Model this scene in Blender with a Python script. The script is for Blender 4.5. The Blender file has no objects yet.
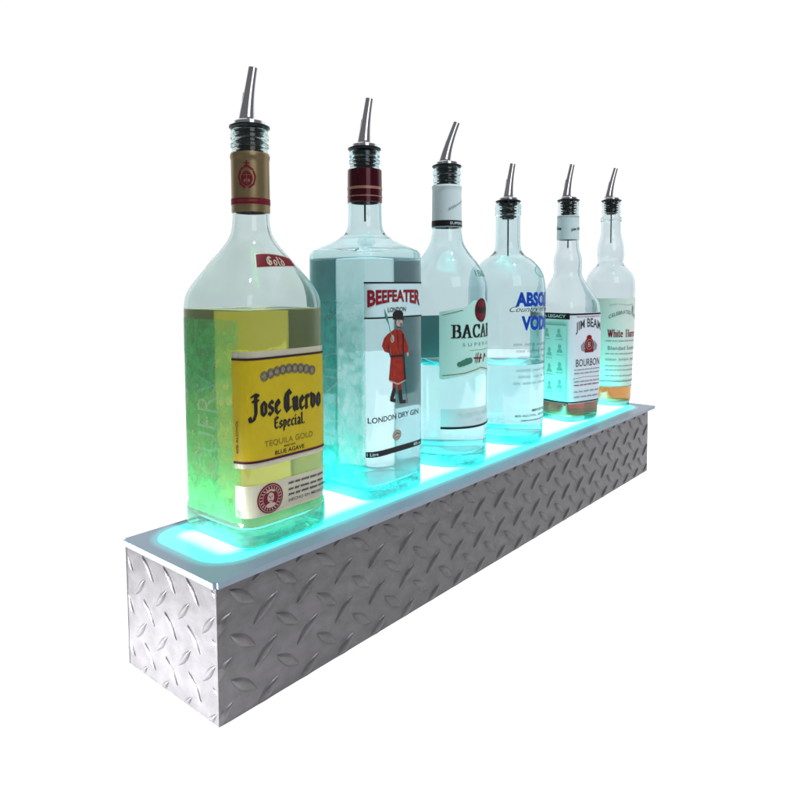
import bpy, bmesh, math, random
from mathutils import Vector, Matrix
random.seed(4)
PI = math.pi
SC = bpy.context.scene
COL = SC.collection

# ------------------------------------------------------------------ materials
def mat(name, col=(.8, .8, .8), rough=.5, metal=0.0, bump=None, var=None, spec=.15, coat=0):
    m = bpy.data.materials.new(name); m.use_nodes = True
    nt = m.node_tree; p = nt.nodes['Principled BSDF']
    p.inputs['Base Color'].default_value = (*col, 1)
    p.inputs['Roughness'].default_value = rough
    p.inputs['Metallic'].default_value = metal
    p.inputs['Specular IOR Level'].default_value = spec
    p.inputs['Coat Weight'].default_value = coat
    tc = nt.nodes.new('ShaderNodeTexCoord')
    if var:
        sc, amt, stretch = var
        mp = nt.nodes.new('ShaderNodeMapping'); mp.inputs['Scale'].default_value = stretch
        nt.links.new(tc.outputs['Object'], mp.inputs[0])
        n = nt.nodes.new('ShaderNodeTexNoise'); n.inputs['Scale'].default_value = sc
        n.inputs['Detail'].default_value = 6; n.inputs['Roughness'].default_value = .65
        nt.links.new(mp.outputs[0], n.inputs['Vector'])
        r = nt.nodes.new('ShaderNodeMapRange')
        r.inputs[1].default_value = .3; r.inputs[2].default_value = .7
        r.inputs[3].default_value = 1 - amt; r.inputs[4].default_value = 1 + amt
        nt.links.new(n.outputs['Fac'], r.inputs[0])
        mx = nt.nodes.new('ShaderNodeVectorMath'); mx.operation = 'SCALE'
        mx.inputs[0].default_value = col
        nt.links.new(r.outputs[0], mx.inputs['Scale'])
        nt.links.new(mx.outputs[0], p.inputs['Base Color'])
    if bump:
        sc, st = bump
        n = nt.nodes.new('ShaderNodeTexNoise'); n.inputs['Scale'].default_value = sc; n.inputs['Detail'].default_value = 5
        nt.links.new(tc.outputs['Object'], n.inputs['Vector'])
        b = nt.nodes.new('ShaderNodeBump'); b.inputs['Strength'].default_value = st; b.inputs['Distance'].default_value = .0006
        nt.links.new(n.outputs['Fac'], b.inputs['Height']); nt.links.new(b.outputs[0], p.inputs['Normal'])
    return m

def glass(name, tint, fog, fogcol, ior=1.45, bump=.0, rough=0.0, foot=.0, absorb=None):
    """clear glass carrying a thin bloom of dust and condensation"""
    m = bpy.data.materials.new(name); m.use_nodes = True
    nt = m.node_tree; nt.nodes.clear()
    out = nt.nodes.new('ShaderNodeOutputMaterial')
    g = nt.nodes.new('ShaderNodeBsdfGlass'); g.inputs['Color'].default_value = (*tint, 1)
    g.inputs['Roughness'].default_value = rough; g.inputs['IOR'].default_value = ior
    tc = nt.nodes.new('ShaderNodeTexCoord')
    if bump:
        n = nt.nodes.new('ShaderNodeTexNoise'); n.inputs['Scale'].default_value = 45; n.inputs['Detail'].default_value = 3
        nt.links.new(tc.outputs['Object'], n.inputs['Vector'])
        b = nt.nodes.new('ShaderNodeBump'); b.inputs['Strength'].default_value = bump; b.inputs['Distance'].default_value = .002
        nt.links.new(n.outputs['Fac'], b.inputs['Height']); nt.links.new(b.outputs[0], g.inputs['Normal'])
    if absorb:
        va = nt.nodes.new('ShaderNodeVolumeAbsorption'); va.inputs['Color'].default_value = (*absorb[0], 1); va.inputs['Density'].default_value = absorb[1]
        nt.links.new(va.outputs[0], out.inputs['Volume'])
    if fog > 0:
        d = nt.nodes.new('ShaderNodeBsdfDiffuse'); d.inputs['Color'].default_value = (*fogcol, 1)
        t = nt.nodes.new('ShaderNodeBsdfTranslucent'); t.inputs['Color'].default_value = (*fogcol, 1)
        m1 = nt.nodes.new('ShaderNodeMixShader'); m1.inputs[0].default_value = .5
        nt.links.new(d.outputs[0], m1.inputs[1]); nt.links.new(t.outputs[0], m1.inputs[2])
        m2 = nt.nodes.new('ShaderNodeMixShader')
        n = nt.nodes.new('ShaderNodeTexNoise'); n.inputs['Scale'].default_value = 22; n.inputs['Detail'].default_value = 7
        n.inputs['Roughness'].default_value = .6
        nt.links.new(tc.outputs['Object'], n.inputs['Vector'])
        r = nt.nodes.new('ShaderNodeMapRange'); r.inputs[1].default_value = .3; r.inputs[2].default_value = .7
        r.inputs[3].default_value = fog * .7; r.inputs[4].default_value = fog * 1.3
        nt.links.new(n.outputs['Fac'], r.inputs[0])
        # stippled grip texture moulded round the foot of the bottle
        sx = nt.nodes.new('ShaderNodeSeparateXYZ'); nt.links.new(tc.outputs['Object'], sx.inputs[0])
        zr = nt.nodes.new('ShaderNodeMapRange'); zr.inputs[1].default_value = .045; zr.inputs[2].default_value = .004
        zr.inputs[3].default_value = 0; zr.inputs[4].default_value = foot
        nt.links.new(sx.outputs[2], zr.inputs[0])
        vn = nt.nodes.new('ShaderNodeTexVoronoi'); vn.inputs['Scale'].default_value = 230; nt.links.new(tc.outputs['Object'], vn.inputs['Vector'])
        vm = nt.nodes.new('ShaderNodeMath'); vm.operation = 'MULTIPLY'; nt.links.new(vn.outputs['Distance'], vm.inputs[0]); nt.links.new(zr.outputs[0], vm.inputs[1])
        nk = nt.nodes.new('ShaderNodeMapRange'); nk.inputs[1].default_value = .27; nk.inputs[2].default_value = .31; nk.inputs[3].default_value = 1; nk.inputs[4].default_value = .22
        nt.links.new(sx.outputs[2], nk.inputs[0]); nm = nt.nodes.new('ShaderNodeMath'); nm.operation = 'MULTIPLY'; nt.links.new(r.outputs[0], nm.inputs[0]); nt.links.new(nk.outputs[0], nm.inputs[1])
        ad = nt.nodes.new('ShaderNodeMath'); ad.operation = 'ADD'; nt.links.new(nm.outputs[0], ad.inputs[0]); nt.links.new(vm.outputs[0], ad.inputs[1])
        nt.links.new(ad.outputs[0], m2.inputs[0])
        nt.links.new(g.outputs[0], m2.inputs[1]); nt.links.new(m1.outputs[0], m2.inputs[2])
        nt.links.new(m2.outputs[0], out.inputs[0])
    else:
        nt.links.new(g.outputs[0], out.inputs[0])
    return m

def raised(name):
    m = bpy.data.materials.new(name); m.use_nodes = True
    nt = m.node_tree; nt.nodes.clear()
    out = nt.nodes.new('ShaderNodeOutputMaterial'); a = nt.nodes.new('ShaderNodeBsdfTransparent'); a.inputs[0].default_value = (.80, .93, .90, 1)
    b = nt.nodes.new('ShaderNodeBsdfGlossy'); b.inputs['Roughness'].default_value = .25; b.inputs[0].default_value = (.6, .8, .8, 1)
    x = nt.nodes.new('ShaderNodeMixShader'); x.inputs[0].default_value = .12
    nt.links.new(a.outputs[0], x.inputs[1]); nt.links.new(b.outputs[0], x.inputs[2]); nt.links.new(x.outputs[0], out.inputs[0])
    return m
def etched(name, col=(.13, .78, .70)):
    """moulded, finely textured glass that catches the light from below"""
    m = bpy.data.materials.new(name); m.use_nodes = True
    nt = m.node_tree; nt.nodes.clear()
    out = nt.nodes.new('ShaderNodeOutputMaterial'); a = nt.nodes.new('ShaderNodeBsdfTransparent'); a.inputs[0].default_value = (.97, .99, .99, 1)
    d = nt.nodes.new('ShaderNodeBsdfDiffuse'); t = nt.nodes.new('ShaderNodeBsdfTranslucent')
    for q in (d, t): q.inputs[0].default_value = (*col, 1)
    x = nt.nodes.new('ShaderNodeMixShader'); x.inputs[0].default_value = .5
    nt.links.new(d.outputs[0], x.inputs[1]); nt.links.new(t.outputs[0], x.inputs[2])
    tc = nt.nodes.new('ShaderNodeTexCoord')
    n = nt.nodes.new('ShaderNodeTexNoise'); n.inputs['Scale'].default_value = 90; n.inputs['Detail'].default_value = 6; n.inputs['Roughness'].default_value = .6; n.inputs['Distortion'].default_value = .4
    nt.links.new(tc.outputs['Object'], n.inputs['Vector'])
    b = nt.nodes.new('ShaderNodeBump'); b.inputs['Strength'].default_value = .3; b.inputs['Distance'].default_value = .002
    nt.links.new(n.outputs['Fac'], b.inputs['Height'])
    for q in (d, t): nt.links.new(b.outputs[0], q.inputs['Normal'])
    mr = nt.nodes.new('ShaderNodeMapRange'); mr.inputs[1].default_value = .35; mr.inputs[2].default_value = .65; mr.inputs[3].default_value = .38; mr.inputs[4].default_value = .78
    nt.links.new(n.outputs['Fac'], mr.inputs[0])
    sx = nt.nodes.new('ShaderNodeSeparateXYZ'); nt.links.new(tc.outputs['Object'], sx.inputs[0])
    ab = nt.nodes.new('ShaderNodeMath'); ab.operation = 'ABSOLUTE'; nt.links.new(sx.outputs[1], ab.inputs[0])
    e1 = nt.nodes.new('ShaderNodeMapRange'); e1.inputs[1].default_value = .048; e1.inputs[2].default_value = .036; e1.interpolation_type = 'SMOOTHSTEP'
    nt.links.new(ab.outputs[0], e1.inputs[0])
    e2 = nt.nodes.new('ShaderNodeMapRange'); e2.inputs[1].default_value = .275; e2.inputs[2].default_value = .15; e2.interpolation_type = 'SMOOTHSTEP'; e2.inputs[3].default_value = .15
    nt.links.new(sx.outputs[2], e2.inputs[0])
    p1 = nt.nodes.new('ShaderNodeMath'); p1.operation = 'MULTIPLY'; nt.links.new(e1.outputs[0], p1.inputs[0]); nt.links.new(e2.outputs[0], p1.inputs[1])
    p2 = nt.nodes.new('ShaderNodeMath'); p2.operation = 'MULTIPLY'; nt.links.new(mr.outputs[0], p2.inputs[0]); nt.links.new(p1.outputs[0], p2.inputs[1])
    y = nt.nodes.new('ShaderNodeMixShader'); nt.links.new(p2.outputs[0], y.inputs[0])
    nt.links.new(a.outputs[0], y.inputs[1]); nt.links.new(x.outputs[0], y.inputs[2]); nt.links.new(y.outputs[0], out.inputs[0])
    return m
GT = (.925, .945, .955)
FG = (.55, .69, .75)
M = dict(
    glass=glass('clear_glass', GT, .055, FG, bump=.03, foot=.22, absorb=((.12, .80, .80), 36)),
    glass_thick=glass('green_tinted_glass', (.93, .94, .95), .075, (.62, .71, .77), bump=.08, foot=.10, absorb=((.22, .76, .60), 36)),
    emboss=raised('embossed_glass'),
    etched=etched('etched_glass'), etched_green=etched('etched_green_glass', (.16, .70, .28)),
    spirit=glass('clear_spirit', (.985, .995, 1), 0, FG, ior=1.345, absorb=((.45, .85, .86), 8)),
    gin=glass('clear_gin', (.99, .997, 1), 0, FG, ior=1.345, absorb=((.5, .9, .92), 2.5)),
    glass_plain=glass('plain_clear_glass', GT, .04, FG, bump=.03, foot=.04, absorb=((.30, .80, .80), 22)),
    gold_liquid=glass('gold_liquid', (.96, .95, .86), .04, (.72, .62, .18), ior=1.345, absorb=((.962, .945, .66), 78)),
    amber_liquid=glass('amber_liquid', (.93, .80, .55), .05, (.28, .10, .01), ior=1.345, absorb=((.90, .58, .05), 95)),
    straw_liquid=glass('straw_liquid', (.96, .90, .6), .06, (.5, .26, .02), ior=1.345, absorb=((.97, .78, .08), 80)),
    metal=mat('diamond_plate_steel', (.086, .083, .089), .33, .62, bump=(1400, .45), var=(55, .22, (1, 1, 1.6))),
    chrome=mat('chrome', (.80, .81, .86), .12, 1),
    rubber=mat('black_rubber', (.006, .007, .010), .35),
    gold_foil=mat('dull_gold_foil', (0.27, 0.21, 0.115), .34, .85, var=(60, .12, (1, 1, 1))),
    maroon_foil=mat('maroon_foil', (0.058, 0.00232, 0.0104), .24, .6, coat=.5),
    rose_gold=mat('rose_gold_stripe', (0.36, 0.191, 0.145), .35, .5),
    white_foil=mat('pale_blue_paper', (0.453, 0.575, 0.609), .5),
    black=mat('black_ink', (.008, .008, .010), .5),
    dark=mat('charcoal_ink', (.035, .045, .055), .5),
    grey=mat('grey_ink', (.16, .21, .23), .6),
    red=mat('red_ink', (0.151, 0.00464, 0.0128), .5),
    coat=mat('scarlet_ink', (0.191, 0.0128, 0.00696), .6, var=(500, .5, (1, 1, .3))),
    dred=mat('dark_red_ink', (0.0986, 0.00348, 0.0128), .5),
    blue=mat('blue_ink', (0.00348, 0.0435, 0.319), .4),
    yellow=mat('yellow_label_paper', (0.31, 0.244, 0.00599), .5, var=(90, .06, (1, 1, 1))),
    silver=mat('silver_label_paper', (0.334, 0.326, 0.261), .4, .2, var=(80, .08, (1, 1, 1))),
    olive=mat('olive_ink', (0.139, 0.0986, 0.0087), .5),
    medal=mat('engraved_grey_ink', (0.167, 0.146, 0.094), .45, .3, var=(900, .7, (1, 1, 1))),
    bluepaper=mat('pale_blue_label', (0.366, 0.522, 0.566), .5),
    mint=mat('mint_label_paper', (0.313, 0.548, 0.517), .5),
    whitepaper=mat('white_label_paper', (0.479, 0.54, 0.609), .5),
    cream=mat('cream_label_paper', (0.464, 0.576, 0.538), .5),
    green=mat('green_ink', (.03, .14, .10), .5),
    faded=mat('faded_green_ink', (.13, .34, .29), .6),
    skin=mat('skin_ink', (0.319, 0.244, 0.22), .5),
)

# frosted acrylic light panel, lit from below by LEDs: bright field with a cyan rim
def make_panel_mat():
    m = bpy.data.materials.new('frosted_lit_acrylic'); m.use_nodes = True
    nt = m.node_tree; p = nt.nodes['Principled BSDF']
    p.inputs['Base Color'].default_value = (.125, .17, .225, 1); p.inputs['Roughness'].default_value = .38
    tc = nt.nodes.new('ShaderNodeTexCoord'); sp = nt.nodes.new('ShaderNodeSeparateXYZ')
    nt.links.new(tc.outputs['Object'], sp.inputs[0])
    def mth(op, a, b=None):
        n = nt.nodes.new('ShaderNodeMath'); n.operation = op
        for i, q in enumerate((a, b)):
            if q is None: continue
            if isinstance(q, (int, float)): n.inputs[i].default_value = q
            else: nt.links.new(q, n.inputs[i])
        return n.outputs[0]
    # rounded-rectangle distance to the LED tray below the sheet
    x0, x1, y0, y1, r = .016, .955, .021, .133, .030
    qx = mth('SUBTRACT', mth('ABSOLUTE', mth('SUBTRACT', sp.outputs[0], (x0 + x1) / 2)), (x1 - x0) / 2 - r)
    qy = mth('SUBTRACT', mth('ABSOLUTE', mth('SUBTRACT', sp.outputs[1], (y0 + y1) / 2)), (y1 - y0) / 2 - r)
    mx, my = mth('MAXIMUM', qx, 0), mth('MAXIMUM', qy, 0)
    L = mth('SQRT', mth('ADD', mth('MULTIPLY', mx, mx), mth('MULTIPLY', my, my)))
    ins = mth('MINIMUM', mth('MAXIMUM', qx, qy), 0)
    d = mth('SUBTRACT', r, mth('ADD', L, ins))                # >0 inside the lit field
    def ramp(stops):
        mr = nt.nodes.new('ShaderNodeMapRange'); mr.inputs[1].default_value = -.012; mr.inputs[2].default_value = .048
        nt.links.new(d, mr.inputs[0])
        cr = nt.nodes.new('ShaderNodeValToRGB'); cr.color_ramp.interpolation = 'EASE'
        nt.links.new(mr.outputs[0], cr.inputs[0])
        e = cr.color_ramp.elements
        while len(e) < len(stops): e.new(.5)
        for i, (pos, c) in enumerate(stops): e[i].position = (pos + .012) / .060; e[i].color = (*c, 1)
        return cr.outputs[0]
    c = ramp([(-.011, (0, 0, 0)), (-.003, (.0, .014, .014)), (.003, (0, .12, .105)), (.012, (.0, .20, .172)), (.024, (.04, .46, .40)), (.044, (.13, 1, .87))])
    nt.links.new(c, p.inputs['Emission Color']); p.inputs['Emission Strength'].default_value = 17
    return m
M['panel'] = make_panel_mat()

# ------------------------------------------------------------------ object helpers
def link(name, me, m=None, parent=None, smooth=False):
    o = bpy.data.objects.new(name, me); COL.objects.link(o)
    if m: me.materials.append(m)
    if parent: o.parent = parent
    if smooth:
        for p in me.polygons: p.use_smooth = True
    return o
def from_bm(name, bm, m, parent=None, smooth=False):
    me = bpy.data.meshes.new(name); bm.to_mesh(me); bm.free()
    return link(name, me, m, parent, smooth)
def empty(name, label, cat, loc=(0, 0, 0), rz=0, group=None):
    o = bpy.data.objects.new(name, None); COL.objects.link(o); o.empty_display_size = .03
    o.location = loc; o.rotation_euler[2] = rz
    o['label'] = label; o['category'] = cat
    if group: o['group'] = group
    return o
def autosmooth(me, ang=35):
    for p in me.polygons: p.use_smooth = True
    bm = bmesh.new(); bm.from_mesh(me)
    for e in bm.edges:
        if len(e.link_faces) == 2 and e.calc_face_angle(0) > math.radians(ang): e.smooth = False
    bm.to_mesh(me); bm.free()

# ------------------------------------------------------------------ bottle surface
NS = 160
def rad(a, b, n, t):
    c, s = abs(math.cos(t)), abs(math.sin(t))
    return ((c / a) ** n + (s / b) ** n) ** (-1 / n)
class Body:
    def __init__(self, rows):           # rows (z, a, b, n), bottom to top
        self.rows = [tuple(map(float, r)) for r in rows]
    def at(self, z):
        R = self.rows
        if z <= R[0][0]: return R[0][1:]
        if z >= R[-1][0]: return R[-1][1:]
        k = next(i for i in range(len(R) - 1) if R[i + 1][0] >= z)
        z0, z1 = R[k][0], R[k + 1][0]; h = z1 - z0; t = (z - z0) / h
        def slope(i, j):                 # monotone cubic tangents
            if i == 0 or i == len(R) - 1: return 0
            d0 = (R[i][j] - R[i - 1][j]) / (R[i][0] - R[i - 1][0]); d1 = (R[i + 1][j] - R[i][j]) / (R[i + 1][0] - R[i][0])
            return 0 if d0 * d1 <= 0 else 2 * d0 * d1 / (d0 + d1)
        o = []
        for j in (1, 2, 3):
            m0, m1 = slope(k, j) * h, slope(k + 1, j) * h
            o.append((2 * t**3 - 3 * t**2 + 1) * R[k][j] + (t**3 - 2 * t**2 + t) * m0 + (-2 * t**3 + 3 * t**2) * R[k + 1][j] + (t**3 - t**2) * m1)
        return tuple(o)
    def pt(self, z, th, off=0):
        a, b, n = self.at(z); r = rad(a + off, b + off, n, th)
        return Vector((r * math.cos(th), r * math.sin(th), z))
    def table(self, zref, th0):
        a, b, n = self.at(zref); N = 720; pts = [(0.0, th0)]; L = 0; q = None
        out = []
        for sgn in (1, -1):
            L = 0; prev = self.pt(zref, th0)
            for i in range(1, N // 2 + 1):
                th = th0 + sgn * i * 2 * PI / N; c = self.pt(zref, th); L += (c - prev).length; prev = c
                out.append((sgn * L, th))
        self.tab = sorted(out + [(0.0, th0)])
    def theta(self, u):
        T = self.tab; lo, hi = 0, len(T) - 1
        u = min(max(u, T[0][0]), T[-1][0])
        while hi - lo > 1:
            m = (lo + hi) // 2
            if T[m][0] <= u: lo = m
            else: hi = m
        f = (u - T[lo][0]) / max(1e-9, T[hi][0] - T[lo][0]); return T[lo][1] + f * (T[hi][1] - T[lo][1])
    def wrap(self, u, v, off): return self.pt(v, self.theta(u), off)

def rings_mesh(name, rings, m, parent, cap0=True, cap1=True, ang=30):
    me = bpy.data.meshes.new(name); V = []; F = []
    n = len(rings[0])
    for r in rings: V += [tuple(p) for p in r]
    for i in range(len(rings) - 1):
        for k in range(n):
            F.append((i * n + k, i * n + (k + 1) % n, (i + 1) * n + (k + 1) % n, (i + 1) * n + k))
    if cap0: F.append(tuple(reversed(range(n))))
    if cap1: F.append(tuple((len(rings) - 1) * n + k for k in range(n)))
    me.from_pydata(V, [], F); me.update()
    o = link(name, me, m, parent); autosmooth(me, ang); return o

def ring(body, z, off=0, z_as=None):
    return [Vector((*(body.pt(z, 2 * PI * k / NS, off)[:2]), z if z_as is None else z_as)) for k in range(NS)]

def glass_bottle(body, parent, m, wall=.0028, base=.011, neck_wall=.0030):
    top = body.rows[-1][0]
    zs = sorted(set([r[0] for r in body.rows] + [top * i / 90 for i in range(91)]))
    R = [ring(body, z) for z in zs]
    R.insert(0, [Vector((p.x * .80, p.y * .80, .0006)) for p in ring(body, 0)])     # recessed base edge
    R.insert(0, [Vector((p.x * .70, p.y * .70, .0040)) for p in ring(body, 0)])
    zi = [z for z in zs if z > base + .006]
    R.append([Vector((p.x, p.y, top + .0006)) for p in ring(body, top, -.0010)])
    for z in reversed(zi): R.append(ring(body, z, -wall if z < top * .7 else -neck_wall))
    for dz, f in ((.0035, .985), (.0012, .93), (.0, .80), (.0010, .45)):
        R.append([Vector((p.x * f, p.y * f, base + dz)) for p in ring(body, base + .006, -wall)])
    return rings_mesh('glass_body', R, m, parent)

def liquid(body, parent, m, level, wall=.0028, base=.011):
    """fills the cavity, overlapping the inner wall by a hair; slight meniscus"""
    w = wall - .00025
    R = []
    for dz, f in ((.0007, .45), (-.0003, .80), (.0009, .93), (.0032, .985)):
        R.append([Vector((p.x * f, p.y * f, base + dz)) for p in ring(body, base + .006, -w)])
    z = base + .006
    while z < level - .002: R.append(ring(body, z, -w)); z += .004
    R.append(ring(body, level - .0005, -w))
    R.append(ring(body, level + .0008, -w))
    R.append(ring(body, level + .0001, -w - .0012))
    R.append(ring(body, level - .0003, -w - .003))
    return rings_mesh('liquid', R, m, parent)

# ------------------------------------------------------------------ flat print, wrapped onto a surface
class Sheet:
    def __init__(self): self.bm = bmesh.new(); self.k = 0
    def poly(self, pts):
        z = self.k * 4e-6; self.k = (self.k + 1) % 40
        vs = [self.bm.verts.new((x, y, z)) for x, y in pts]
        try: self.bm.faces.new(vs)
        except Exception: pass
        return self
    def rect(self, x0, y0, x1, y1, r=0, skew=0):
        if r <= 0: return self.poly([(x0, y0), (x1, y0), (x1, y1), (x0, y1)])
        P = []
        for cx, cy, a in ((x1 - r, y0 + r, -90), (x1 - r, y1 - r, 0), (x0 + r, y1 - r, 90), (x0 + r, y0 + r, 180)):
            P += [(cx + r * math.cos(math.radians(a + t)), cy + r * math.sin(math.radians(a + t))) for t in (0, 22.5, 45, 67.5, 90)]
        return self.poly(P)
    def oval(self, cx, cy, rx, ry, n=28):
        return self.poly([(cx + rx * math.cos(2 * PI * i / n), cy + ry * math.sin(2 * PI * i / n)) for i in range(n)])
    def annulus(self, cx, cy, r0, r1, n=32, ky=1):
        for i in range(n):
            a, b = 2 * PI * i / n, 2 * PI * (i + 1) / n
            self.poly([(cx + r * math.cos(t), cy + ky * r * math.sin(t)) for r, t in ((r0, a), (r1, a), (r1, b), (r0, b))])
        return self
    def stroke(self, pts, w, t=None, ang=0):
        """broad-nib pen stroke: w = nib width, t = nib thickness, ang = nib angle"""
        t = w if t is None else t
        c, s = math.cos(math.radians(ang)), math.sin(math.radians(ang))
        nib = [(i * w / 2 * c - j * t / 2 * s, i * w / 2 * s + j * t / 2 * c) for i, j in ((-1, -1), (1, -1), (1, 1), (-1, 1))]
        for p, q in zip(pts, pts[1:]):
            P = sorted({(round(a + x, 7), round(b + y, 7)) for a, b in (p, q) for x, y in nib})
            def half(P):
                h = []
                for pt in P:
                    while len(h) > 1 and (h[-1][0] - h[-2][0]) * (pt[1] - h[-2][1]) - (h[-1][1] - h[-2][1]) * (pt[0] - h[-2][0]) <= 0: h.pop()
                    h.append(pt)
                return h
            self.poly(half(P)[:-1] + half(P[::-1])[:-1])
        return self
    def glyphs(self, txt, font, x, y, h, w, t, ang, gap=.18, sx=1, xmax=None):
        """letters drawn from stroke lists; h = height of one unit; fits width xmax if given"""
        tot = sum((font[c][0] if c in font else .5) + gap for c in txt) - gap
        if xmax: sx = (xmax - x) / (tot * h)
        for c in txt:
            if c in font:
                wd, sts = font[c]
                for st in sts: self.stroke([(x + px * h * sx, y + py * h) for px, py in st], w * h, t * h, ang)
                x += (wd + gap) * h * sx
            else: x += (.5 + gap) * h * sx
        return x
    def text(self, txt, cx, cy, h, width=None, bold=0, rot=0, shear=0, fn=None, align='C'):
        cu = bpy.data.curves.new('t', 'FONT'); cu.body = txt; cu.size = 1; cu.offset = bold; cu.align_x = 'LEFT'
        cu.shear = shear; cu.resolution_u = 3
        ob = bpy.data.objects.new('t', cu); COL.objects.link(ob)
        me = bpy.data.meshes.new_from_object(ob)
        xs = [v.co.x for v in me.vertices]; ys = [v.co.y for v in me.vertices]
        x0, x1, y0, y1 = min(xs), max(xs), min(ys), max(ys)
        ky = h / (y1 - y0); kx = width / (x1 - x0) if width else ky
        W = (x1 - x0) * kx; c, s = math.cos(rot), math.sin(rot)
        z = self.k * 4e-6; self.k += 1
        vs = []
        for v in me.vertices:
            x = (v.co.x - x0) * kx - (W / 2 if align == 'C' else 0); y = (v.co.y - (y0 + y1) / 2) * ky
            if fn: x, y = fn(x, y)
            vs.append(self.bm.verts.new((cx + x * c - y * s, cy + x * s + y * c, z)))
        for p in me.polygons:
            try: self.bm.faces.new([vs[i] for i in p.vertices])
            except Exception: pass
        bpy.data.objects.remove(ob); bpy.data.curves.remove(cu); bpy.data.meshes.remove(me)
        return self
    def scribble(self, x0, x1, y, h, w=.0004, rise=0):
        """a line of print too small to read"""
        x = x0
        while x < x1 - h:
            L = min(random.uniform(2.2, 5.5) * h, x1 - x)
            n = max(2, int(L / (h * .33)))
            P = [(x + L * i / n, y + rise * (x + L * i / n - x0) + (h * .5 if i % 2 else -h * .5) * random.uniform(.6, 1)) for i in range(n + 1)]
            self.stroke(P, w, w * .6, 20); x += L + h * .8
        return self
    def build(self, name, m, parent, body, off, su=.0025, sv=.006, loc=None):
        bm = self.bm
        bmesh.ops.triangulate(bm, faces=[f for f in bm.faces if len(f.verts) > 4])
        for ax, st in ((0, su), (1, sv)):
            if not st: continue
            lo = min(v.co[ax] for v in bm.verts); hi = max(v.co[ax] for v in bm.verts)
            k = math.ceil(lo / st)
            while k * st < hi:
                co = [0, 0, 0]; no = [0, 0, 0]; co[ax] = k * st; no[ax] = 1
                bmesh.ops.bisect_plane(bm, geom=bm.verts[:] + bm.edges[:] + bm.faces[:], plane_co=co, plane_no=no, dist=1e-7)
                k += 1
        for v in bm.verts: v.co = body.wrap(v.co.x, v.co.y, off + v.co.z)
        bmesh.ops.recalc_face_normals(bm, faces=bm.faces[:])
        me = bpy.data.meshes.new(name); bm.to_mesh(me); bm.free()
        # face outwards
        if me.polygons:
            p = me.polygons[0]
            if p.normal.dot(Vector((p.center.x, p.center.y, 0))) < 0: me.flip_normals()
        return link(name, me, m, parent, smooth=False)

# blackletter (unit = x-height) and serif (unit = cap height) stroke alphabets
BL = {
 'J': (.85, [[(.15, 1.5), (.45, 1.62), (.8, 1.5)], [(.52, 1.55), (.52, .25), (.3, -.25), (-.02, -.3)], [(-.02, -.3), (-.08, -.05)], [(.25, 1.15), (.75, 1.15)]]),
 'C': (.95, [[(.3, 1.45), (.12, 1.1), (.12, .4), (.4, .02), (.85, .28)], [(.3, 1.45), (.6, 1.62), (.9, 1.35)], [(.52, 1.45), (.52, .22)]]),
 'E': (.85, [[(.55, 1.3), (.2, 1.2), (.2, .35), (.45, .02), (.8, .22)], [(.1, 1.4), (.5, 1.6), (.85, 1.45)], [(.2, .75), (.65, .85)]]),
 'G': (1.0, [[(.3, 1.45), (.12, 1.1), (.12, .4), (.45, .02), (.8, .2), (.8, .75), (.6, .85)], [(.3, 1.45), (.6, 1.62), (.9, 1.35)], [(.46, 1.45), (.46, .22)]]),
 'o': (.66, [[(.12, .8), (.12, .2), (.38, .02)], [(.3, 1.0), (.56, .8), (.56, .2)], [(.12, .8), (.3, 1)], [(.38, .02), (.56, .2)]]),
 's': (.62, [[(.56, .85), (.35, 1), (.12, .8), (.12, .62), (.52, .42), (.52, .2), (.28, 0), (.06, .14)]]),
 'e': (.62, [[(.12, .8), (.12, .2), (.36, .0), (.58, .16)], [(.12, .8), (.35, 1), (.54, .76), (.14, .46)]]),
 'u': (.70, [[(.02, .9), (.14, 1), (.14, .2), (.32, 0), (.52, .2)], [(.46, 1), (.54, .9), (.54, .1), (.68, .05)]]),
 'r': (.55, [[(.02, .9), (.14, 1), (.14, .02), (.24, .02)], [(.14, .8), (.36, 1), (.5, .86)]]),
 'v': (.66, [[(.02, 1.1), (.14, 1), (.14, .2), (.36, .0)], [(.3, 1), (.56, .82), (.56, .25), (.36, 0)]]),
 'p': (.66, [[(.14, 1), (.14, -.45)], [(.14, .85), (.36, 1), (.56, .8), (.56, .2), (.32, 0), (.14, .15)]]),
 'c': (.58, [[(.12, .8), (.12, .2), (.36, 0), (.55, .14)], [(.12, .8), (.35, 1), (.52, .88)]]),
 'i': (.32, [[(.04, .92), (.14, 1), (.14, .12), (.28, .02)], [(.10, 1.32), (.18, 1.42)]]),
 'a': (.66, [[(.1, .86), (.35, 1), (.52, .8), (.52, .1), (.66, .02)], [(.52, .55), (.14, .4), (.14, .16), (.3, 0), (.52, .15)]]),
 'l': (.32, [[(.04, 1.5), (.14, 1.6), (.14, .12), (.28, .02)]]),
 'd': (.66, [[(.1, 1.5), (.56, .85), (.56, .2), (.32, 0), (.12, .2), (.12, .75), (.35, .95)]]),
 '.': (.25, [[(.08, .02), (.14, .1)]]),
}
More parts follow.
